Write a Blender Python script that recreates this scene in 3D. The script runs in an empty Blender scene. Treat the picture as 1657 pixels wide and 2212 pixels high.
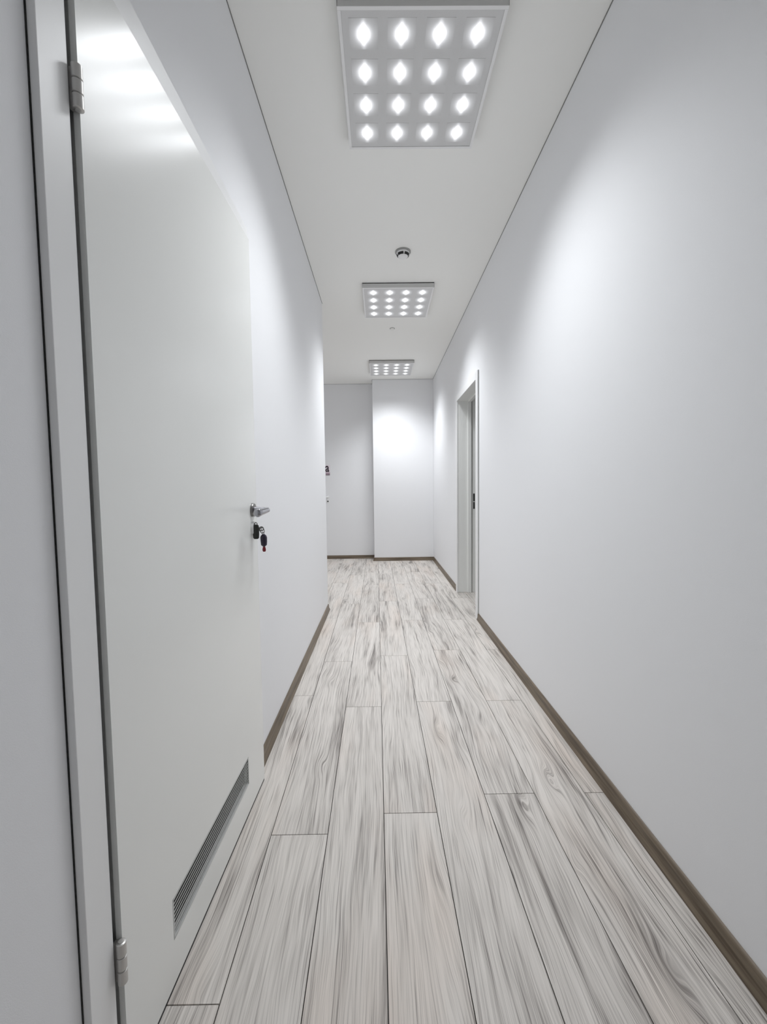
import bpy, bmesh, math, random
from mathutils import Vector, Matrix

# ------------------------------------------------------------------ camera, world, exposure
F_PX, PITCH, ROLL, YAW, CAM_H = 886.9, 0.0559, -0.01235, 0.0064, 1.13919
sc = bpy.context.scene
C = sc.collection
cam = bpy.data.cameras.new('camera'); camo = bpy.data.objects.new('camera', cam); C.objects.link(camo)
cam.sensor_fit = 'VERTICAL'; cam.sensor_height = 36.0; cam.lens = F_PX * 36.0 / 2212.0
cam.clip_start = 0.02
_f = Vector((math.sin(YAW)*math.cos(PITCH), math.cos(YAW)*math.cos(PITCH), -math.sin(PITCH)))
_r = Vector((math.cos(YAW), -math.sin(YAW), 0)); _u = _r.cross(_f)
_r2 = math.cos(ROLL)*_r + math.sin(ROLL)*_u; _u2 = -math.sin(ROLL)*_r + math.cos(ROLL)*_u
m3 = Matrix((_r2, _u2, -_f)).transposed()
camo.matrix_world = Matrix.Translation((0, 0, CAM_H)) @ m3.to_4x4()
sc.camera = camo

w = bpy.data.worlds.new('world'); sc.world = w; w.use_nodes = True
w.node_tree.nodes['Background'].inputs[0].default_value = (0.9, 0.95, 1, 1)
w.node_tree.nodes['Background'].inputs[1].default_value = 0.03
sc.view_settings.view_transform = 'Standard'
sc.view_settings.look = 'None'
sc.view_settings.gamma = 1.0
sc.view_settings.use_curve_mapping = False
sc.view_settings.exposure = 0.0
sc.cycles.max_bounces = 12; sc.cycles.diffuse_bounces = 10; sc.cycles.glossy_bounces = 4
LED_POWER = 5.4          # watts of each of the sixteen emitters of a panel
LED_CONE = math.radians(122)
LED_BLEND = 1.0

# ------------------------------------------------------------------ dimensions (metres)
XL, XR, HC = -0.5136, 0.836, 2.838         # wall planes and ceiling height
YB = -1.0                                  # unseen wall behind the camera, placed close to bounce light
YLE = 3.853                                # end of the left wall
YB1, YB2, XB = 6.735, 6.477, -0.110        # far wall, projecting far wall, its corner
XFL = -1.85                                 # unseen far left of the side space, moved in to brighten the end
WT = 0.185                                 # thickness of the right wall
D2A, D2B, D2H = 3.491, 4.489, 2.126        # outer size of the right-hand door casing
CW = 0.064                                 # casing width
D1A, D1B, D1H = 0.6452, 1.634, 2.140       # outer size of the left-hand door casing
random.seed(5)

# ------------------------------------------------------------------ helpers
def new_mat(name):
    m = bpy.data.materials.new(name); m.use_nodes = True
    nt = m.node_tree; b = nt.nodes['Principled BSDF']
    return m, nt, b

def mat(name, col, rough=0.5, metal=0.0, bump=0.0, bscale=200.0, spec=0.5, var=0.0):
    m, nt, b = new_mat(name)
    b.inputs['Base Color'].default_value = (*col, 1)
    b.inputs['Roughness'].default_value = rough
    b.inputs['Metallic'].default_value = metal
    b.inputs['Specular IOR Level'].default_value = spec
    tc = nt.nodes.new('ShaderNodeTexCoord')
    if bump > 0:
        n = nt.nodes.new('ShaderNodeTexNoise'); n.inputs['Scale'].default_value = bscale; n.inputs['Detail'].default_value = 3
        nt.links.new(tc.outputs['Object'], n.inputs['Vector'])
        bp = nt.nodes.new('ShaderNodeBump'); bp.inputs['Strength'].default_value = bump; bp.inputs['Distance'].default_value = 0.001
        nt.links.new(n.outputs['Fac'], bp.inputs['Height']); nt.links.new(bp.outputs['Normal'], b.inputs['Normal'])
    if var > 0:
        n2 = nt.nodes.new('ShaderNodeTexNoise'); n2.inputs['Scale'].default_value = 1.3; n2.inputs['Detail'].default_value = 2
        nt.links.new(tc.outputs['Object'], n2.inputs['Vector'])
        mx = nt.nodes.new('ShaderNodeMix'); mx.data_type = 'RGBA'
        mx.inputs[6].default_value = (*[c*(1-var) for c in col], 1); mx.inputs[7].default_value = (*[min(1, c*(1+var)) for c in col], 1)
        nt.links.new(n2.outputs['Fac'], mx.inputs[0]); nt.links.new(mx.outputs[2], b.inputs['Base Color'])
    return m

def box(bm, x0, x1, y0, y1, z0, z1, M=None):
    vs = [bm.verts.new(Vector(p)) for p in ((x0,y0,z0),(x1,y0,z0),(x1,y1,z0),(x0,y1,z0),(x0,y0,z1),(x1,y0,z1),(x1,y1,z1),(x0,y1,z1))]
    if M is not None:
        for v in vs: v.co = M @ v.co
    fs = []
    for f in ((0,3,2,1),(4,5,6,7),(0,1,5,4),(1,2,6,5),(2,3,7,6),(3,0,4,7)):
        fs.append(bm.faces.new([vs[i] for i in f]))
    return fs

def prism(bm, prof, A, B, side):
    """extrude profile [(offset, z)] from point A to B; side = unit vector of the offset"""
    A, B, side = Vector(A), Vector(B), Vector(side)
    r1 = [bm.verts.new(A + side*o + Vector((0,0,z))) for o, z in prof]
    r2 = [bm.verts.new(B + side*o + Vector((0,0,z))) for o, z in prof]
    n = len(prof)
    for i in range(n): bm.faces.new((r1[i], r1[(i+1) % n], r2[(i+1) % n], r2[i]))
    bm.faces.new(r1); bm.faces.new(list(reversed(r2)))

def tube(bm, pts, radii, seg=16, flat=(1, 1), up=Vector((0,0,1))):
    rings = []
    pts = [Vector(p) for p in pts]
    for i, p in enumerate(pts):
        t = (pts[min(i+1, len(pts)-1)] - pts[max(i-1, 0)]).normalized()
        a = up.cross(t)
        if a.length < 1e-4: a = Vector((1,0,0)).cross(t)
        a.normalize(); b = t.cross(a).normalized()
        r = radii[i] if isinstance(radii, (list, tuple)) else radii
        rings.append([bm.verts.new(p + a*r*flat[0]*math.cos(2*math.pi*k/seg) + b*r*flat[1]*math.sin(2*math.pi*k/seg)) for k in range(seg)])
    for i in range(len(rings)-1):
        for k in range(seg):
            bm.faces.new((rings[i][k], rings[i][(k+1) % seg], rings[i+1][(k+1) % seg], rings[i+1][k]))
    bm.faces.new(list(reversed(rings[0]))); bm.faces.new(rings[-1])

def lathe(bm, prof, origin, axis, seg=32):
    """profile [(radius, height)] turned about axis through origin"""
    axis = Vector(axis).normalized(); o = Vector(origin)
    a = axis.orthogonal().normalized(); b = axis.cross(a)
    rings = []
    for r, h in prof:
        if r < 1e-6: rings.append([bm.verts.new(o + axis*h)])
        else: rings.append([bm.verts.new(o + axis*h + (a*math.cos(2*math.pi*k/seg) + b*math.sin(2*math.pi*k/seg))*r) for k in range(seg)])
    for i in range(len(rings)-1):
        A, B = rings[i], rings[i+1]
        for k in range(seg):
            k2 = (k+1) % seg
            if len(A) == 1 and len(B) == 1: continue
            if len(A) == 1: bm.faces.new((A[0], B[k2], B[k]))
            elif len(B) == 1: bm.faces.new((A[k], A[k2], B[0]))
            else: bm.faces.new((A[k], A[k2], B[k2], B[k]))

def torus(bm, origin, axis, R, r, seg=32, s2=8):
    axis = Vector(axis).normalized(); o = Vector(origin); a = axis.orthogonal().normalized(); b = axis.cross(a)
    rings = []
    for i in range(seg):
        t = 2*math.pi*i/seg; d = a*math.cos(t) + b*math.sin(t)
        rings.append([bm.verts.new(o + d*(R + r*math.cos(2*math.pi*k/s2)) + axis*r*math.sin(2*math.pi*k/s2)) for k in range(s2)])
    for i in range(seg):
        for k in range(s2):
            bm.faces.new((rings[i][k], rings[(i+1) % seg][k], rings[(i+1) % seg][(k+1) % s2], rings[i][(k+1) % s2]))

def obj(name, bm, m, parent=None, smooth=False, bevel=0.0, loc=None, seg=2):
    bmesh.ops.recalc_face_normals(bm, faces=bm.faces)
    me = bpy.data.meshes.new(name); bm.to_mesh(me); bm.free()
    for mm in (m if isinstance(m, (list, tuple)) else [m]): me.materials.append(mm)
    if smooth:
        for p in me.polygons: p.use_smooth = True
    o = bpy.data.objects.new(name, me); C.objects.link(o)
    if loc is not None: o.location = loc
    if parent is not None: o.parent = parent
    if bevel > 0:
        b = o.modifiers.new('bevel', 'BEVEL'); b.width = bevel; b.segments = seg; b.limit_method = 'ANGLE'; b.angle_limit = math.radians(40)
    if smooth:
        e = o.modifiers.new('split', 'EDGE_SPLIT'); e.split_angle = math.radians(40)
    return o

def tag(o, label=None, cat=None, group=None, kind=None):
    if label: o['label'] = label
    if cat: o['category'] = cat
    if group: o['group'] = group
    if kind: o['kind'] = kind
    return o

def thing(name, loc, label, cat, group=None, kind=None, rz=0):
    o = bpy.data.objects.new(name, None); C.objects.link(o); o.location = loc; o.rotation_euler = (0, 0, rz)
    o.empty_display_size = 0.05
    return tag(o, label, cat, group, kind)

def nbm(): return bmesh.new()

# ------------------------------------------------------------------ materials
M_wall = mat('wall_paint', (0.848, 0.854, 0.870), 0.6, bump=0.15, bscale=700, spec=0.3)
M_ceil = mat('ceiling_paint', (0.93, 0.93, 0.905), 0.7, bump=0.1, bscale=600, spec=0.2)
M_door = mat('door_lacquer', (0.885, 0.895, 0.875), 0.23, bump=0.05, bscale=90, spec=0.5)
M_casing = mat('casing_lacquer', (0.86, 0.865, 0.865), 0.35, spec=0.5)
M_lining = mat('lining_lacquer', (0.86, 0.87, 0.85), 0.4, spec=0.5)
M_black = mat('black_parts_and_shade', (0.012, 0.012, 0.012), 0.7)  # black parts, and painted shade in the gaps of the left door
M_gap = mat('shadow_line_paint', (0.22, 0.22, 0.21), 0.8)  # grey for the painted shadow lines at ceiling and right casing
M_dark = mat('dark_rim_and_gap_shade', (0.05, 0.048, 0.042), 0.8)  # dark sensor rim, and painted shade inside the left door frame
M_chrome = mat('polished_chrome', (0.40, 0.40, 0.43), 0.10, metal=1.0)
M_steel = mat('brushed_steel', (0.30, 0.295, 0.29), 0.30, metal=1.0)
M_hinge = mat('satin_nickel_hinge', (0.60, 0.59, 0.575), 0.38, metal=0.75)
M_house = mat('light_housing_enamel', (0.62, 0.62, 0.61), 0.45)
M_white = mat('white_plastic', (0.85, 0.85, 0.85), 0.35)
M_grey = mat('grey_plastic', (0.33, 0.33, 0.32), 0.6)
M_louver = mat('grille_enamel', (0.55, 0.56, 0.55), 0.4)
M_fobb = mat('black_fob_plastic', (0.025, 0.025, 0.022), 0.35)
M_fobp = mat('dark_violet_fob_plastic', (0.030, 0.022, 0.045), 0.25)
M_red = mat('dark_red_plastic', (0.20, 0.008, 0.015), 0.3)
M_sign = mat('sign_face', (0.85, 0.80, 0.84), 0.5)
M_print = mat('sign_black_print', (0.025, 0.010, 0.022), 0.5)
M_print2 = mat('sign_mauve_print', (0.42, 0.32, 0.38), 0.5)
M_sub = mat('floor_joint', (0.045, 0.040, 0.036), 0.9)

def wood_floor():
    m, nt, b = new_mat('grey_oak_laminate'); N, L = nt.nodes, nt.links
    tc = N.new('ShaderNodeTexCoord'); at = N.new('ShaderNodeAttribute'); at.attribute_name = 'plank'
    def mapv(sx, sy, ox=0.0):
        mp = N.new('ShaderNodeMapping'); mp.inputs['Scale'].default_value = (sx, sy, 1); mp.inputs['Location'].default_value = (ox, ox*1.7, 0)
        L.new(src.outputs[0], mp.inputs['Vector']); return mp.outputs[0]
    # every plank is printed from another part of the pattern
    sc_ = N.new('ShaderNodeVectorMath'); sc_.operation = 'MULTIPLY'; sc_.inputs[1].default_value = (13.1, 41.7, 23.3)
    L.new(at.outputs['Vector'], sc_.inputs[0])
    src = N.new('ShaderNodeVectorMath'); src.operation = 'ADD'
    L.new(tc.outputs['Object'], src.inputs[0]); L.new(sc_.outputs[0], src.inputs[1])
    def noise(v, scale, detail, dist=0.0, rough=0.55):
        n = N.new('ShaderNodeTexNoise'); n.inputs['Scale'].default_value = scale; n.inputs['Detail'].default_value = detail
        n.inputs['Distortion'].default_value = dist; n.inputs['Roughness'].default_value = rough; L.new(v, n.inputs['Vector']); return n.outputs['Fac']
    def ramp(v, stops):
        r = N.new('ShaderNodeValToRGB'); L.new(v, r.inputs[0]); e = r.color_ramp.elements
        e[0].position, e[0].color = stops[0][0], (*([stops[0][1]]*3), 1); e[1].position, e[1].color = stops[-1][0], (*([stops[-1][1]]*3), 1)
        for p, c in stops[1:-1]:
            k = e.new(p); k.color = (c, c, c, 1)
        return r.outputs[0]
    def math_(op, a, bb):
        n = N.new('ShaderNodeMath'); n.operation = op
        for i, q in enumerate((a, bb)):
            if isinstance(q, (int, float)): n.inputs[i].default_value = q
            else: L.new(q, n.inputs[i])
        return n.outputs[0]
    # knots push the grain aside; a slow warp makes it wander; every streak is read in the warped coordinate
    vor = N.new('ShaderNodeTexVoronoi'); vor.inputs['Scale'].default_value = 1.0; L.new(mapv(8.0, 2.1, 4.2), vor.inputs['Vector'])
    ksel = ramp(noise(mapv(3.1, 1.7, 9.9), 1.0, 1.0), [(0.47, 0.0), (0.56, 1.0)])
    d2 = math_('MULTIPLY', vor.outputs['Distance'], vor.outputs['Distance'])
    bumpk = math_('MULTIPLY', math_('EXPONENT', math_('MULTIPLY', d2, -28.0), 0.0), ksel)
    core = math_('MULTIPLY', math_('EXPONENT', math_('MULTIPLY', d2, -420.0), 0.0), ksel)
    sp0 = N.new('ShaderNodeSeparateXYZ'); L.new(src.outputs[0], sp0.inputs[0])
    u = math_('ADD', sp0.outputs[0], math_('MULTIPLY', noise(mapv(4.5, 0.85), 1.0, 1.0), 0.120))
    u = math_('ADD', u, math_('MULTIPLY', noise(mapv(14.0, 3.4, 2.2), 1.0, 2.0), 0.017))
    u = math_('ADD', u, math_('MULTIPLY', bumpk, 0.040))
    def warped(sx, sy, off, det, rough=0.5):
        cb = N.new('ShaderNodeCombineXYZ'); L.new(math_('MULTIPLY', u, sx), cb.inputs[0]); L.new(math_('MULTIPLY', sp0.outputs[1], sy), cb.inputs[1])
        cb.inputs[2].default_value = off
        return noise(cb.outputs[0], 1.0, det, 0.0, rough)
    fine = ramp(warped(560.0, 7.0, 1.0, 1.0), [(0.36, 1.0), (0.50, 0.35), (0.60, 0.0)])
    med = ramp(warped(170.0, 2.2, 4.0, 2.0), [(0.34, 1.0), (0.46, 0.35), (0.58, 0.0)])
    lines = ramp(warped(95.0, 1.0, 7.0, 1.0), [(0.40, 0.0), (0.455, 0.0), (0.485, 1.0), (0.515, 0.0), (0.6, 0.0)])
    line_mask = ramp(noise(mapv(9.0, 1.3, 3.3), 1.0, 2.0), [(0.42, 0.1), (0.60, 1.0)])
    broad = ramp(warped(26.0, 1.4, 9.0, 3.0, 0.6), [(0.34, 1.0), (0.47, 0.35), (0.60, 0.0)])
    bmask = ramp(noise(mapv(6.0, 1.1, 5.3), 1.0, 2.0), [(0.38, 0.15), (0.62, 1.0)])
    pale = ramp(warped(60.0, 1.0, 13.0, 2.0), [(0.60, 0.0), (0.72, 1.0)])
    dark = math_('ADD', math_('MULTIPLY', fine, 0.20), math_('MULTIPLY', med, 0.19))
    dark = math_('ADD', dark, math_('MULTIPLY', math_('MULTIPLY', broad, bmask), 0.36))
    dark = math_('ADD', dark, math_('MULTIPLY', math_('MULTIPLY', lines, line_mask), 0.24))
    dark = math_('ADD', dark, math_('MULTIPLY', bumpk, 0.16))
    dark = math_('ADD', dark, math_('MULTIPLY', core, 0.42))
    dark = math_('SUBTRACT', math_('ADD', dark, 0.10), math_('MULTIPLY', pale, 0.16))
    sepx = N.new('ShaderNodeSeparateXYZ'); L.new(at.outputs['Vector'], sepx.inputs[0])
    dark = math_('ADD', dark, math_('MULTIPLY', sepx.outputs[0], 0.08))
    dark = math_('ADD', math_('MULTIPLY', math_('SUBTRACT', dark, 0.33), 1.55), 0.27)
    cr = N.new('ShaderNodeValToRGB'); L.new(dark, cr.inputs[0]); e = cr.color_ramp.elements
    e[0].position, e[0].color = 0.0, (0.74, 0.70, 0.66, 1)
    e[1].position, e[1].color = 1.0, (0.13, 0.115, 0.105, 1)
    k = e.new(0.35); k.color = (0.595, 0.560, 0.525, 1)
    k = e.new(0.65); k.color = (0.35, 0.322, 0.300, 1)
    # warm and rosy clouds in the print
    tint = ramp(noise(mapv(5.0, 1.1, 12.3), 1.0, 2.0), [(0.52, 0.0), (0.75, 1.0)])
    mx = N.new('ShaderNodeMix'); mx.data_type = 'RGBA'; mx.blend_type = 'MULTIPLY'
    L.new(tint, mx.inputs[0]); L.new(cr.outputs[0], mx.inputs[6]); mx.inputs[7].default_value = (1.0, 0.945, 0.91, 1)
    L.new(mx.outputs[2], b.inputs['Base Color'])
    b.inputs['Roughness'].default_value = 0.5; b.inputs['Specular IOR Level'].default_value = 0.35
    bp = N.new('ShaderNodeBump'); bp.inputs['Strength'].default_value = 0.25; bp.inputs['Distance'].default_value = 0.0006; bp.invert = True
    L.new(dark, bp.inputs['Height']); L.new(bp.outputs['Normal'], b.inputs['Normal'])
    return m
M_floor = wood_floor()

def skirting_wood(name, c1, c2):
    m, nt, b = new_mat(name); N, L = nt.nodes, nt.links
    tc = N.new('ShaderNodeTexCoord'); mp = N.new('ShaderNodeMapping'); mp.inputs['Scale'].default_value = (3, 3, 90)
    n = N.new('ShaderNodeTexNoise'); n.inputs['Scale'].default_value = 1.0; n.inputs['Detail'].default_value = 4
    r = N.new('ShaderNodeValToRGB'); r.color_ramp.elements[0].color = (*c1, 1); r.color_ramp.elements[1].color = (*c2, 1)
    r.color_ramp.elements[0].position = 0.35; r.color_ramp.elements[1].position = 0.68
    L.new(tc.outputs['Object'], mp.inputs['Vector']); L.new(mp.outputs[0], n.inputs['Vector']); L.new(n.outputs['Fac'], r.inputs[0])
    L.new(r.outputs[0], b.inputs['Base Color']); b.inputs['Roughness'].default_value = 0.38
    return m
M_skirt = skirting_wood('brown_oak_skirting', (0.080, 0.057, 0.035), (0.21, 0.165, 0.115))

def led_mat():
    """prismatic tile over one emitter: it glows strongest over the diodes"""
    m, nt, b = new_mat('led_lens_glow'); N, L = nt.nodes, nt.links
    tc = N.new('ShaderNodeTexCoord'); sep = N.new('ShaderNodeSeparateXYZ'); L.new(tc.outputs['Object'], sep.inputs[0])
    def mt(op, a, bb=0.0):
        n = N.new('ShaderNodeMath'); n.operation = op
        for i, q in enumerate((a, bb)):
            if isinstance(q, (int, float)): n.inputs[i].default_value = q
            else: L.new(q, n.inputs[i])
        return n.outputs[0]
    x2 = mt('MULTIPLY', sep.outputs[0], sep.outputs[0]); y2 = mt('MULTIPLY', sep.outputs[1], sep.outputs[1])
    def gauss(sx, sy, amp):
        t = mt('ADD', mt('DIVIDE', x2, sx*sx), mt('DIVIDE', y2, sy*sy))
        return mt('MULTIPLY', mt('EXPONENT', mt('MULTIPLY', t, -1.0)), amp)
    em = mt('ADD', gauss(0.0165, 0.0190, 3.4), gauss(0.0080, 0.029, 2.4))
    em = mt('ADD', em, gauss(0.037, 0.037, 0.55))
    def spot(cx, cy, sx, sy):
        dx, dy = mt('SUBTRACT', sep.outputs[0], cx), mt('SUBTRACT', sep.outputs[1], cy)
        t = mt('ADD', mt('DIVIDE', mt('MULTIPLY', dx, dx), sx*sx), mt('DIVIDE', mt('MULTIPLY', dy, dy), sy*sy))
        return mt('SUBTRACT', 1.0, mt('MULTIPLY', mt('EXPONENT', mt('MULTIPLY', t, -1.0)), 0.97))
    for q in ((0, 0.023, 0.0014, 0.0045), (0, -0.023, 0.0014, 0.0045), (0.0125, 0.001, 0.0015, 0.003), (-0.0125, 0.001, 0.0015, 0.003)):
        em = mt('MULTIPLY', em, spot(*q))
    b.inputs['Base Color'].default_value = (0.62, 0.62, 0.62, 1); b.inputs['Roughness'].default_value = 0.4
    b.inputs['Emission Color'].default_value = (0.94, 0.96, 1.0, 1)
    L.new(em, b.inputs['Emission Strength'])
    return m
M_led = led_mat()
M_diff = mat('prismatic_diffuser', (0.66, 0.66, 0.66), 0.35, bump=0.3, bscale=500)

# ------------------------------------------------------------------ floor
def build_floor():
    bm = nbm()
    lay = bm.faces.layers.float_vector.new('plank')
    W, LEN, G = 0.1873, 1.368, 0.0013
    x_start, y_ref, SH = -0.372, 0.81, 0.0095
    phase = {-1: 0.853, 0: 1.300, 1: 0.727, 2: 1.383, 3: 0.769, 4: 1.466, 5: 0.769, 6: 0.096}
    def sx(x, y): return x - SH*(y - y_ref)
    for i in range(-11, 11):
        xa, xb = x_start + i*W, x_start + (i+1)*W
        ph = phase.get(i, (i*0.53) % LEN)
        k0 = int(math.floor((YB - ph)/LEN)) - 1
        for k in range(k0, k0 + 9):
            ya, yb = max(ph + k*LEN, YB - 0.1), min(ph + (k+1)*LEN, YB1 + 0.1)
            if yb - ya < 0.02: continue
            vs = []
            for (x, y) in ((xa+G, ya+G), (xb-G, ya+G), (xb-G, yb-G), (xa+G, yb-G)):
                vs.append((sx(x, y), y))
            t = [bm.verts.new((x, y, 0.0)) for x, y in vs]; d = [bm.verts.new((x, y, -0.004)) for x, y in vs]
            rv = Vector((random.random(), random.random(), random.random()))
            for f in (t, [d[0], d[1], t[1], t[0]], [d[1], d[2], t[2], t[1]], [d[2], d[3], t[3], t[2]], [d[3], d[0], t[0], t[3]]):
                fc = bm.faces.new(f); fc[lay] = rv; fc.material_index = 0
    for f in box(bm, -2.5, 1.75, YB-0.12, YB1+0.12, -0.05, -0.0035): f.material_index = 1
    me_o = obj('floor', bm, [M_floor, M_sub])
    return me_o
tag(build_floor(), 'grey oak laminate floor laid lengthwise along the corridor', 'floor', kind='structure')

# ------------------------------------------------------------------ ceiling
bm = nbm(); box(bm, XFL-0.15, 2.5, YB-0.12, YB1+0.12, HC, HC+0.1)
tag(obj('ceiling', bm, M_ceil), 'plain matt white corridor ceiling', 'ceiling', kind='structure')

# ------------------------------------------------------------------ walls
OA, OB, OH = D1A+0.045, D1B-0.045, D1H-0.06      # rough opening behind the left casing
bm = nbm()
box(bm, XL-0.12, XL, YB-0.12, OA, -0.01, HC+0.01)
box(bm, XL-0.12, XL, OB, YLE, -0.01, HC+0.01)
box(bm, XL-0.12, XL, OA, OB, OH, HC+0.01)
tag(obj('wall_left', bm, M_wall), 'pale grey left corridor wall around the white door', 'wall', kind='structure')
bm = nbm(); box(bm, XFL-0.12, XL-0.12, YLE-0.12, YLE, -0.01, HC+0.01)
tag(obj('wall_return', bm, M_wall), 'pale grey wall turning left round the corner', 'wall', kind='structure')
bm = nbm(); box(bm, XFL-0.12, XFL, YLE, YB1+0.12, -0.01, HC+0.01)
tag(obj('wall_side', bm, M_wall), 'unseen pale grey end wall of the side space, set close for light', 'wall', kind='structure')
RA, RB, RH = D2A+0.045, D2B-0.045, D2H-0.045
bm = nbm()
box(bm, XR, XR+WT, YB-0.12, RA, -0.01, HC+0.01)
box(bm, XR, XR+WT, RB, YB1+0.12, -0.01, HC+0.01)
box(bm, XR, XR+WT, RA, RB, RH, HC+0.01)
tag(obj('wall_right', bm, M_wall), 'long pale grey right corridor wall with an open doorway', 'wall', kind='structure')
bm = nbm(); box(bm, XFL-0.12, XB, YB1, YB1+0.12, -0.01, HC+0.01)
tag(obj('wall_back', bm, M_wall), 'set-back pale grey end wall on the left', 'wall', kind='structure')
bm = nbm(); box(bm, XB, XR, YB2, YB1+0.12, -0.01, HC+0.01)
tag(obj('wall_back_projection', bm, M_wall, bevel=0.003), 'projecting pale grey end wall on the right', 'wall', kind='structure')
bm = nbm(); box(bm, XL, XR, YB-0.12, YB, -0.01, HC+0.01)
tag(obj('wall_rear_bounce', bm, M_wall), 'unseen pale grey wall behind the viewer, set close to bounce light', 'wall', kind='structure')
# dim room behind the right-hand doorway
bm = nbm()
box(bm, XR+WT, 2.4, 2.9, 3.0, -0.01, HC+0.01); box(bm, XR+WT, 2.4, 5.3, 5.4, -0.01, HC+0.01); box(bm, 2.4, 2.5, 2.9, 5.4, -0.01, HC+0.01)
tag(obj('wall_room', bm, M_wall), 'grey walls of the unlit room behind the right doorway', 'wall', kind='structure')

# thin dark strips painted as the shadow line where ceiling meets walls
n = [0]
def gap_strip(x0, x1, y0, y1):
    n[0] += 1
    b = nbm(); box(b, x0, x1, y0, y1, HC-0.0025, HC+0.0005)
    tag(obj('shadow_line_%d' % n[0], b, M_gap), 'thin dark strip painted as the shadow line where ceiling meets wall', 'shadow_line', kind='structure')
g = 0.003
gap_strip(XL-0.001, XL+g, YB, YLE+g); gap_strip(XR-g, XR+0.001, YB, YB2)
gap_strip(XB, XR-g, YB2-g, YB2+0.001); gap_strip(XFL, XB, YB1-g, YB1+0.001); gap_strip(XB-g, XB, YB2-g, YB1-g)

# ------------------------------------------------------------------ baseboards
SK = [(-0.002, 0.0), (0.020, 0.0), (0.0195, 0.006), (0.012, 0.020), (0.0095, 0.030), (0.0095, 0.040), (0.008, 0.049), (0.004, 0.0545), (-0.002, 0.055)]
def skirt(name, A, B, side, label):
    b = nbm(); prism(b, SK, A, B, side)
    o = obj(name, b, M_skirt, smooth=True); o.modifiers['split'].split_angle = math.radians(60)
    return tag(o, label, 'baseboard', kind='structure')
skirt('baseboard_right', (XR, YB, 0), (XR, D2A, 0), (-1,0,0), 'brown wood baseboard along the near part of the right wall')
skirt('baseboard_right_far', (XR, D2B, 0), (XR, YB2, 0), (-1,0,0), 'brown wood baseboard right of the far corner, beyond the doorway')
skirt('baseboard_left', (XL, D1B, 0), (XL, YLE, 0), (1,0,0), 'brown wood baseboard on the left wall beyond the white door')
skirt('baseboard_left_near', (XL, YB, 0), (XL, D1A, 0), (1,0,0), 'brown wood baseboard on the left wall before the white door')
skirt('baseboard_back', (XFL, YB1, 0), (XB, YB1, 0), (0,-1,0), 'brown wood baseboard under the set-back end wall')
skirt('baseboard_projection', (XB, YB2, 0), (XR, YB2, 0), (0,-1,0), 'brown wood baseboard under the projecting end wall')
skirt('baseboard_return', (XB, YB2-0.02, 0), (XB, YB1, 0), (-1,0,0), 'brown wood baseboard on the short return of the end wall')

# ------------------------------------------------------------------ left door
HX, HY, TH, DW, DZ0, DZ1 = -0.4915, 0.7218, -0.0222, 0.842, 0.008, 2.0595
d1 = thing('door_1', (XL, D1A, 0), 'tall white door standing slightly ajar at the left with keys in its lock', 'door', kind='structure')
def P1(o): o.parent = d1; o.matrix_parent_inverse = Matrix.Translation((-XL, -D1A, 0)); return o
ct = 0.0148
def casing_mesh(x0, x1, ya, yb, h, cw, top):
    b = nbm()
    box(b, x0, x1, ya, ya+cw, 0.0, h); box(b, x0, x1, yb-cw, yb, 0.0, h); box(b, x0, x1, ya+cw, yb-cw, h-top, h)
    return b
P1(obj('casing', casing_mesh(XL+0.0005, XL+ct, D1A+0.0016, D1B, D1H, CW-0.002, 0.073), M_casing, bevel=0.0012))
b = nbm(); box(b, XL-0.0005, XL+0.0022, D1A, D1A+0.0016, 0, D1H)
P1(obj('casing_shadow_line', b, M_black))  # black strip painted as the shadow gap between wall and casing
# frame lining behind the casing, with rebate and seal, coloured dark for the shade in the gap
b = nbm()
yi0, yi1, zi = D1A+CW+0.0015, D1B-CW-0.0015, D1H-0.073
box(b, XL-0.12, XL, yi0-0.022, yi0+0.0, 0, zi+0.02); box(b, XL-0.12, XL, yi1, yi1+0.022, 0, zi+0.02); box(b, XL-0.12, XL, yi0, yi1, zi, zi+0.02)
box(b, XL-0.12, XL-0.045, yi0, yi0+0.028, 0, zi); box(b, XL-0.12, XL-0.045, yi1-0.028, yi1, 0, zi); box(b, XL-0.12, XL-0.045, yi0, yi1, zi-0.028, zi)
P1(obj('frame_lining', b, M_dark))
# leaf: rebated, lip in front, body behind; grille opening cut out
GS0, GS1, GZ0, GZ1 = 0.1700, 0.6725, 0.1100, 0.2060
leafM = Matrix.Translation((HX, HY, 0)) @ Matrix.Rotation(TH, 4, 'Z')
b = nbm()
def slab(b, xa, xb, s0, s1, z0, z1):
    box(b, xa, xb, s0, GS0, z0, z1); box(b, xa, xb, GS1, s1, z0, z1)
    box(b, xa, xb, GS0, GS1, GZ1, z1); box(b, xa, xb, GS0, GS1, z0, GZ0)
slab(b, -0.011, 0.0, 0.0, DW, DZ0, DZ1)
slab(b, -0.040, -0.011, 0.013, DW-0.013, DZ0, DZ1-0.013)
bmesh.ops.remove_doubles(b, verts=b.verts, dist=1e-5)
leaf = obj('door_leaf', b, M_door)
leaf.parent = d1; leaf.matrix_parent_inverse = Matrix.Translation((-XL, -D1A, 0)); leaf.matrix_basis = leafM
b = nbm(); box(b, -0.030, -0.0004, 0.002, DW-0.002, 0.0005, DZ0+0.0005)
so = obj('bottom_gap_shade', b, M_black); so.parent = leaf  # black strip put in as the shaded gap under the leaf
def PL(o):                       # sub-part in leaf coordinates: x out of the door, y along it, z up
    o.parent = leaf; return o
b = nbm()
t = 0.0035
box(b, -0.014, 0.0005, GS0-0.001, GS0+t, GZ0, GZ1); box(b, -0.014, 0.0005, GS1-t, GS1+0.001, GZ0, GZ1)
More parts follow.
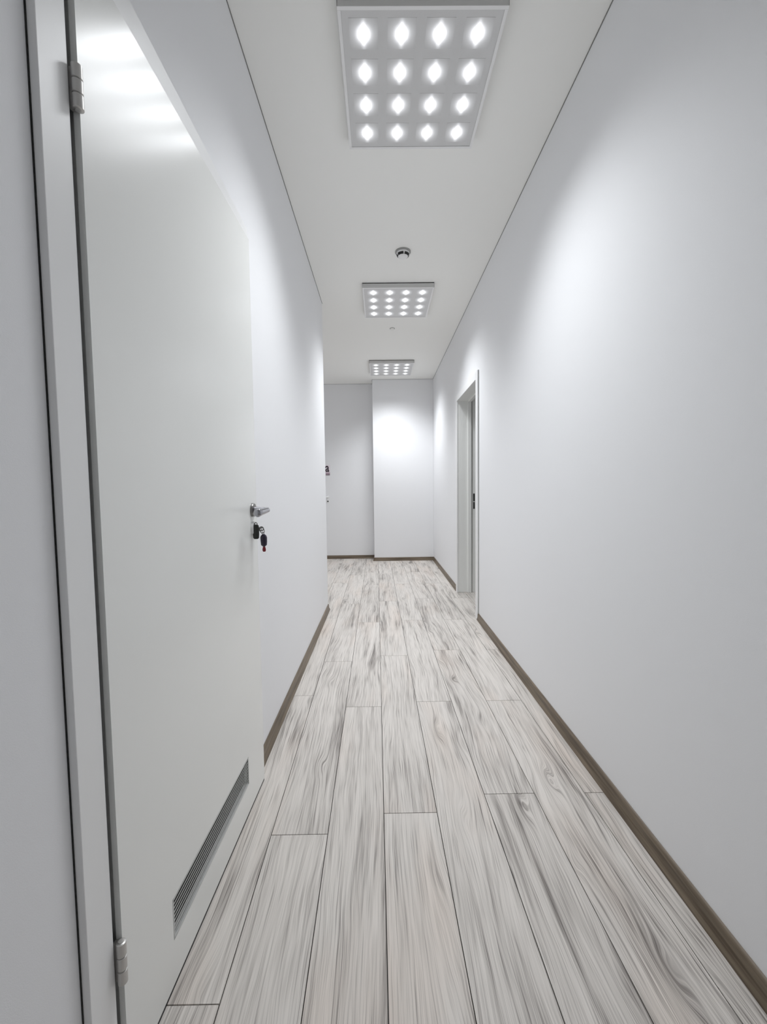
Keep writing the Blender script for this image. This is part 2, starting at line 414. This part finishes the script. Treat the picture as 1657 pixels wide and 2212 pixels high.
box(b, -0.014, 0.0005, GS0, GS1, GZ0-0.001, GZ0+t); box(b, -0.014, 0.0005, GS0, GS1, GZ1-t, GZ1+0.001)
NL = 9
for i in range(NL):
    zc = GZ0 + t + (i+0.5)*(GZ1-GZ0-2*t)/NL
    Mx = Matrix.Translation((-0.0022, 0, zc)) @ Matrix.Rotation(math.radians(8), 4, 'Y')
    box(b, -0.0003, 0.0003, GS0+t, GS1-t, -0.0021, 0.0021, Mx)
tag(PL(obj('vent_grille', b, M_louver)), 'long low ventilation grille with narrow horizontal slats')
b = nbm(); box(b, -0.030, -0.0145, GS0-0.001, GS1+0.001, GZ0-0.001, GZ1+0.001)
PL(obj('grille_shade_backing', b, M_black))  # black sheet painting the shade between the slats
# lever handle
LS, LZ = 0.793, 1.068
b = nbm(); lathe(b, [(0.0, 0.0), (0.0255, 0.0), (0.0255, 0.006), (0.0235, 0.0085), (0.012, 0.0095), (0, 0.0095)], (0, LS, LZ), (1,0,0))
PL(obj('handle_rosette', b, M_steel, smooth=True))
b = nbm()
pts, rad = [], []
for i in range(6): pts.append((0.004 + 0.040*i/5, LS, LZ)); rad.append(0.0120 - 0.0022*i/5)
for i in range(1, 7):
    a = math.pi/2*i/6; pts.append((0.044 + 0.016*math.sin(a), LS - 0.016*(1-math.cos(a)), LZ)); rad.append(0.0098)
for i in range(1, 9): pts.append((0.060 - 0.004*i/8, LS - 0.016 - 0.096*i/8, LZ - 0.005*i/8)); rad.append(0.0098 + 0.0045*i/8)
pts.append((0.056, LS-0.1165, LZ-0.005)); rad.append(0.0110); pts.append((0.056, LS-0.1185, LZ-0.005)); rad.append(0.004)
tube(b, pts, rad, 18, up=Vector((0,0,1)))
PL(tag(obj('lever', b, M_chrome, smooth=True), 'polished chrome lever'))
KZ = 1.000
b = nbm(); lathe(b, [(0.0, 0.0), (0.0255, 0.0), (0.0255, 0.006), (0.0235, 0.0085), (0.010, 0.0095), (0, 0.0095)], (0, LS, KZ), (1,0,0))
lathe(b, [(0.0, 0.0), (0.0085, 0.0), (0.0085, 0.013), (0.0075, 0.014), (0, 0.014)], (0, LS, KZ), (1,0,0))
PL(tag(obj('lock_escutcheon', b, M_white, smooth=True), 'round lock rosette with cylinder'))
# hinges
def hinge(zc, hh, name='hinge'):
    hx, hy = HX+0.0030, HY-0.0075
    b = nbm(); R = 0.0082
    seg = [(-0.5, -0.17), (-0.155, 0.155), (0.17, 0.5)]
    for a, c in seg:
        lathe(b, [(0, a*hh), (R*0.8, a*hh), (R, a*hh+0.0012), (R, c*hh-0.0012), (R*0.8, c*hh), (0, c*hh)], (hx, hy, zc), (0,0,1), 20)
    lathe(b, [(0, -0.515*hh), (R*0.55, -0.515*hh), (R*0.55, 0.515*hh), (0, 0.515*hh)], (hx, hy, zc), (0,0,1), 16)
    box(b, HX-0.012, HX-0.002, HY-0.010, HY-0.001, zc-0.45*hh, zc+0.45*hh)
    o = P1(obj(name, b, M_hinge, smooth=True)); tag(o, 'exposed metal barrel hinge'); return o
hinge(1.802, 0.070); hinge(0.273, 0.080)

# ------------------------------------------------------------------ key bunch hanging from the lock
KX, KY = HX + 0.0222*LS + 0.001, HY + LS*0.99975
kb = thing('key_bunch', (KX, KY, KZ), 'bunch of keys with two dark fobs hanging from the white door lock', 'keys')
b = nbm()
box(b, 0.006, 0.026, -0.0012, 0.0012, -0.004, 0.004)
torus(b, (0.031, 0, -0.002), (0,1,0), 0.0072, 0.0022, 24, 8)
obj('key', b, M_steel, kb, smooth=True)
b = nbm()   # long black fob close to the door
tube(b, [(0.0145, -0.012, 0.015), (0.0145, -0.012, 0.012), (0.0140, -0.012, 0.003), (0.0140, -0.012, -0.020), (0.0140, -0.012, -0.034), (0.0140, -0.012, -0.038)], [0.006, 0.0100, 0.0118, 0.0118, 0.0105, 0.007], 18, flat=(1.0, 0.62), up=Vector((0,1,0)))
fo = obj('black_fob', b, M_fobb, kb, smooth=True); tag(fo, 'smooth black oblong fob')
b = nbm(); torus(b, (0.0145, -0.012, 0.017), (0.2,1,0), 0.0050, 0.0018, 20, 8)
obj('fob_loop', b, M_steel, fo, smooth=True)
b = nbm()
torus(b, (0.034, -0.003, -0.008), (0.5,1,0.2), 0.0105, 0.0014, 32, 8)
torus(b, (0.026, -0.008, -0.002), (0.2,0.8,0.6), 0.0075, 0.0013, 24, 8)
torus(b, (0.037, -0.003, -0.019), (0.6,1,0), 0.0050, 0.0013, 20, 8)
obj('key_ring', b, M_steel, kb, smooth=True)
b = nbm()   # faceted dark violet fob
tube(b, [(0.038, -0.003, -0.0215), (0.0385, -0.003, -0.027), (0.0385, -0.003, -0.034), (0.039, -0.003, -0.050), (0.039, -0.003, -0.062), (0.0395, -0.003, -0.068)], [0.004, 0.0105, 0.0128, 0.0122, 0.0110, 0.004], 8, flat=(1.0, 0.7), up=Vector((0,1,0)))
obj('faceted_fob', b, M_fobp, kb)
b = nbm(); tube(b, [(0.0395, -0.003, -0.067), (0.0395, -0.003, -0.072), (0.0395, -0.003, -0.081), (0.0395, -0.003, -0.0865)], [0.003, 0.0055, 0.0068, 0.0045], 12, flat=(1, 0.8), up=Vector((0,1,0)))
obj('red_pendant', b, M_red, kb, smooth=True)

# ------------------------------------------------------------------ right doorway
d2 = thing('door_2', (XR, D2A, 0), 'white cased doorway standing open in the right wall', 'doorway', kind='structure')
def P2(o): o.parent = d2; o.matrix_parent_inverse = Matrix.Translation((-XR, -D2A, 0)); return o
P2(obj('casing', casing_mesh(XR-ct, XR-0.0005, D2A, D2B, D2H, CW, CW), M_casing, bevel=0.0015))
b = nbm(); box(b, XR-0.004, XR, D2A-0.002, D2A, 0, D2H)
P2(obj('casing_shadow_line', b, M_gap))  # grey strip painted as the shadow line beside the casing
y0, y1, z1 = D2A+CW-0.004, D2B-CW+0.004, D2H-CW+0.004
b = nbm()
X0, X1, X2 = XR-0.004, XR+0.105, XR+WT+0.004
box(b, X0, X2, y1, y1+0.02, 0.002, z1+0.02); box(b, X0, X2, y0-0.02, y0, 0.002, z1+0.02); box(b, X0, X2, y0, y1, z1, z1+0.02)
box(b, X1, X1+0.036, y1-0.014, y1, 0.002, z1); box(b, X1, X1+0.036, y0, y0+0.014, 0.002, z1); box(b, X1, X1+0.036, y0+0.014, y1-0.014, z1-0.014, z1)
P2(obj('frame_lining', b, M_lining, bevel=0.001))
b = nbm(); box(b, X1+0.036, X1+0.043, y1-0.010, y1, 0.002, z1); box(b, X1+0.036, X1+0.043, y0, y0+0.010, 0.002, z1); box(b, X1+0.036, X1+0.043, y0+0.010, y1-0.010, z1-0.010, z1)
P2(obj('rubber_seal', b, M_grey))
b = nbm()
for z0, zz in ((0.914, 0.988), (0.996, 1.079)):
    box(b, X1+0.058, X1+0.074, y1-0.0022, y1, z0, zz)
P2(tag(obj('strike_plate', b, M_black), 'dark two-part lock strike plate'))
b = nbm(); box(b, XR, XR+0.110, y0, y1, 0.0, 0.0012)
# ------------------------------------------------------------------ flush service door in the far wall, with handle
b.free()
d3 = thing('door_3', (-1.70, YB1, 0.07), 'flush pale grey service door in the set-back end wall', 'door', kind='structure')
def P3(o): o.parent = d3; o.matrix_parent_inverse = Matrix.Translation((1.70, -YB1, -0.07)); return o
b = nbm(); box(b, -1.70, -0.822, YB1-0.0006, YB1+0.001, 0.07, 2.05)
P3(obj('door_panel', b, M_wall))
b = nbm()
lathe(b, [(0, 0), (0.024, 0), (0.024, 0.006), (0.02, 0.008), (0, 0.008)], (-0.865, YB1-0.0005, 1.018), (0,-1,0))
tube(b, [(-0.865, YB1-0.004, 1.018), (-0.865, YB1-0.045, 1.018), (-0.872, YB1-0.055, 1.018), (-0.89, YB1-0.058, 1.018), (-0.98, YB1-0.056, 1.018)], [0.011, 0.010, 0.011, 0.011, 0.009], 14)
P3(tag(obj('door_handle', b, M_white, smooth=True), 'white lever handle'))
b = nbm(); lathe(b, [(0, 0), (0.024, 0), (0.024, 0.005), (0.02, 0.007), (0, 0.007)], (-0.865, YB1-0.0005, 0.950), (0,-1,0))
ro = P3(obj('lock_escutcheon', b, M_white, smooth=True))
b = nbm(); lathe(b, [(0, 0), (0.012, 0), (0.012, 0.0095), (0, 0.0095)], (-0.865, YB1-0.0005, 0.950), (0,-1,0), 20)
P3(tag(obj('lock_cylinder', b, M_black, smooth=True), 'dark lock cylinder'))

# ------------------------------------------------------------------ small sign on the far wall
sg = thing('wall_sign', (-0.862, YB1-0.001, 1.37), 'small white sign with black letter a on the far wall at the corner', 'sign')
b = nbm(); box(b, -0.042, 0.042, -0.004, -0.0005, 0.0, 0.172)
obj('sign_plate', b, M_sign, sg, bevel=0.0008)
cu = bpy.data.curves.new('a_text', 'FONT'); cu.body = 'a'; cu.size = 0.175; cu.extrude = 0.0005; cu.offset = 0.0035
tmp = bpy.data.objects.new('a_tmp', cu); C.objects.link(tmp)
bpy.context.view_layer.update()
dg = bpy.context.evaluated_depsgraph_get(); me = bpy.data.meshes.new_from_object(tmp.evaluated_get(dg))
bpy.data.objects.remove(tmp)
xs = [v.co.x for v in me.vertices]; ys = [v.co.y for v in me.vertices]
x0_, x1_, yy0, yy1 = min(xs), max(xs), min(ys), max(ys)
for v in me.vertices:
    v.co = Vector(((v.co.x-x0_)/(x1_-x0_)*0.064-0.035, -0.0045 - v.co.z, (v.co.y-yy0)/(yy1-yy0)*0.100+0.058))
me.materials.append(M_print)
lt = bpy.data.objects.new('printed_letter', me); C.objects.link(lt); lt.parent = sg
b = nbm(); box(b, -0.030, 0.038, -0.0050, -0.0040, 0.016, 0.050)
obj('printed_band', b, M_print2, sg)
b = nbm(); box(b, -0.030, 0.038, -0.0056, -0.0046, 0.006, 0.015)
obj('printed_strip', b, M_print, sg)

# ------------------------------------------------------------------ ceiling lights
PX0, PW, PT = -0.1298, 0.595, 0.040
PITCHL = 0.1392
def ceiling_light(y0, label, power):
    cx, cy = PX0 + PW/2, y0 + PW/2
    t = thing('ceiling_light', (cx, cy, HC), label, 'ceiling light', 'square LED panels along the corridor ceiling')
    h = PW/2; fr = 0.012
    b = nbm()
    box(b, -h, h, -h, -h+0.0015, -PT, 0); box(b, -h, h, h-0.0015, h, -PT, 0)
    box(b, -h, -h+0.0015, -h, h, -PT, 0); box(b, h-0.0015, h, -h, h, -PT, 0)
    box(b, -h, h, -h, h, -0.006, 0.0)
    obj('housing', b, M_house, t)
    b = nbm()
    for (a0, a1, c0, c1) in ((-h, h, -h, -h+fr), (-h, h, h-fr, h), (-h, -h+fr, -h+fr, h-fr), (h-fr, h, -h+fr, h-fr)):
        box(b, a0, a1, c0, c1, -PT-0.0012, -PT+0.0008)
    obj('frame', b, M_white, t, bevel=0.0006)
    b = nbm(); box(b, -h+fr*0.8, h-fr*0.8, -h+fr*0.8, h-fr*0.8, -PT+0.0012, -PT+0.004)
    obj('diffuser', b, M_diff, t)
    for j in range(4):
        for i in range(4):
            x, y = (i-1.5)*PITCHL, (j-1.5)*PITCHL
            b = nbm()
            a = 0.052
            box(b, -a, a, -a, a, -0.0004, 0.0006)
            obj('led_module', b, M_led, t, loc=(x, y, -PT+0.0010))
            ld = LIGHT
            lo = bpy.data.objects.new('led_lamp', ld[power]); C.objects.link(lo); lo.parent = t; lo.location = (x, y, -PT-0.006)
    return t
LIGHT = {}
for key, pw in (('near', LED_POWER), ('mid', LED_POWER*1.25), ('far', LED_POWER*1.35)):
    L_ = bpy.data.lights.new('led_%s' % key, 'SPOT'); L_.energy = pw; L_.spot_size = LED_CONE; L_.spot_blend = LED_BLEND
    L_.shadow_soft_size = 0.012; L_.color = (0.95, 0.975, 1.0); LIGHT[key] = L_
ceiling_light(1.5065, 'large square sixteen-lamp ceiling panel nearest the viewer', 'near')
ceiling_light(3.4860, 'square sixteen-lamp ceiling panel between the smoke detector and the small sprinkler', 'mid')
ceiling_light(5.5217, 'smallest-looking square ceiling panel just before the end wall', 'far')

# ------------------------------------------------------------------ smoke detector and sprinkler cap
sd = thing('smoke_detector', (0.182, 3.045, HC), 'round white smoke detector on the ceiling before the second light panel', 'smoke detector')
b = nbm(); lathe(b, [(0, 0), (0.056, 0), (0.056, -0.006), (0.053, -0.008), (0, -0.008)], (0,0,0), (0,0,1))
tag(obj('mounting_base', b, M_grey, sd, smooth=True), 'dull grey mounting disc')
b = nbm(); lathe(b, [(0, -0.008), (0.046, -0.008), (0.047, -0.018), (0.043, -0.027), (0.036, -0.0275), (0.036, -0.034), (0.030, -0.040), (0.016, -0.044), (0, -0.045)], (0,0,0), (0,0,1))
obj('body', b, M_white, sd, smooth=True)
b = nbm()
for k in range(5):
    a0 = 2*math.pi*k/5 - 2.6
    for s in range(6):
        aa, bb = a0 + s*0.175, a0 + (s+1)*0.175
        vs = []
        for ang in (aa, bb):
            for r_, z_ in ((0.0462, -0.0205), (0.0432, -0.0290), (0.037, -0.0345)):
                vs.append(b.verts.new((r_*math.cos(ang), r_*math.sin(ang), z_)))
        b.faces.new((vs[0], vs[1], vs[4], vs[3])); b.faces.new((vs[1], vs[2], vs[5], vs[4]))
obj('sensor_slots', b, M_black, sd)
sp = thing('ceiling_sensor', (0.145, 4.45, HC), 'tiny round flush sensor on the ceiling behind the second light panel', 'sensor')
b = nbm(); lathe(b, [(0, 0), (0.026, 0), (0.024, -0.006), (0.014, -0.009), (0, -0.010)], (0,0,0), (0,0,1))
obj('cover', b, M_ceil, sp, smooth=True)
b = nbm(); torus(b, (0,0,-0.0045), (0,0,1), 0.0245, 0.0020, 32, 6)
obj('rim', b, M_dark, sp, smooth=True)
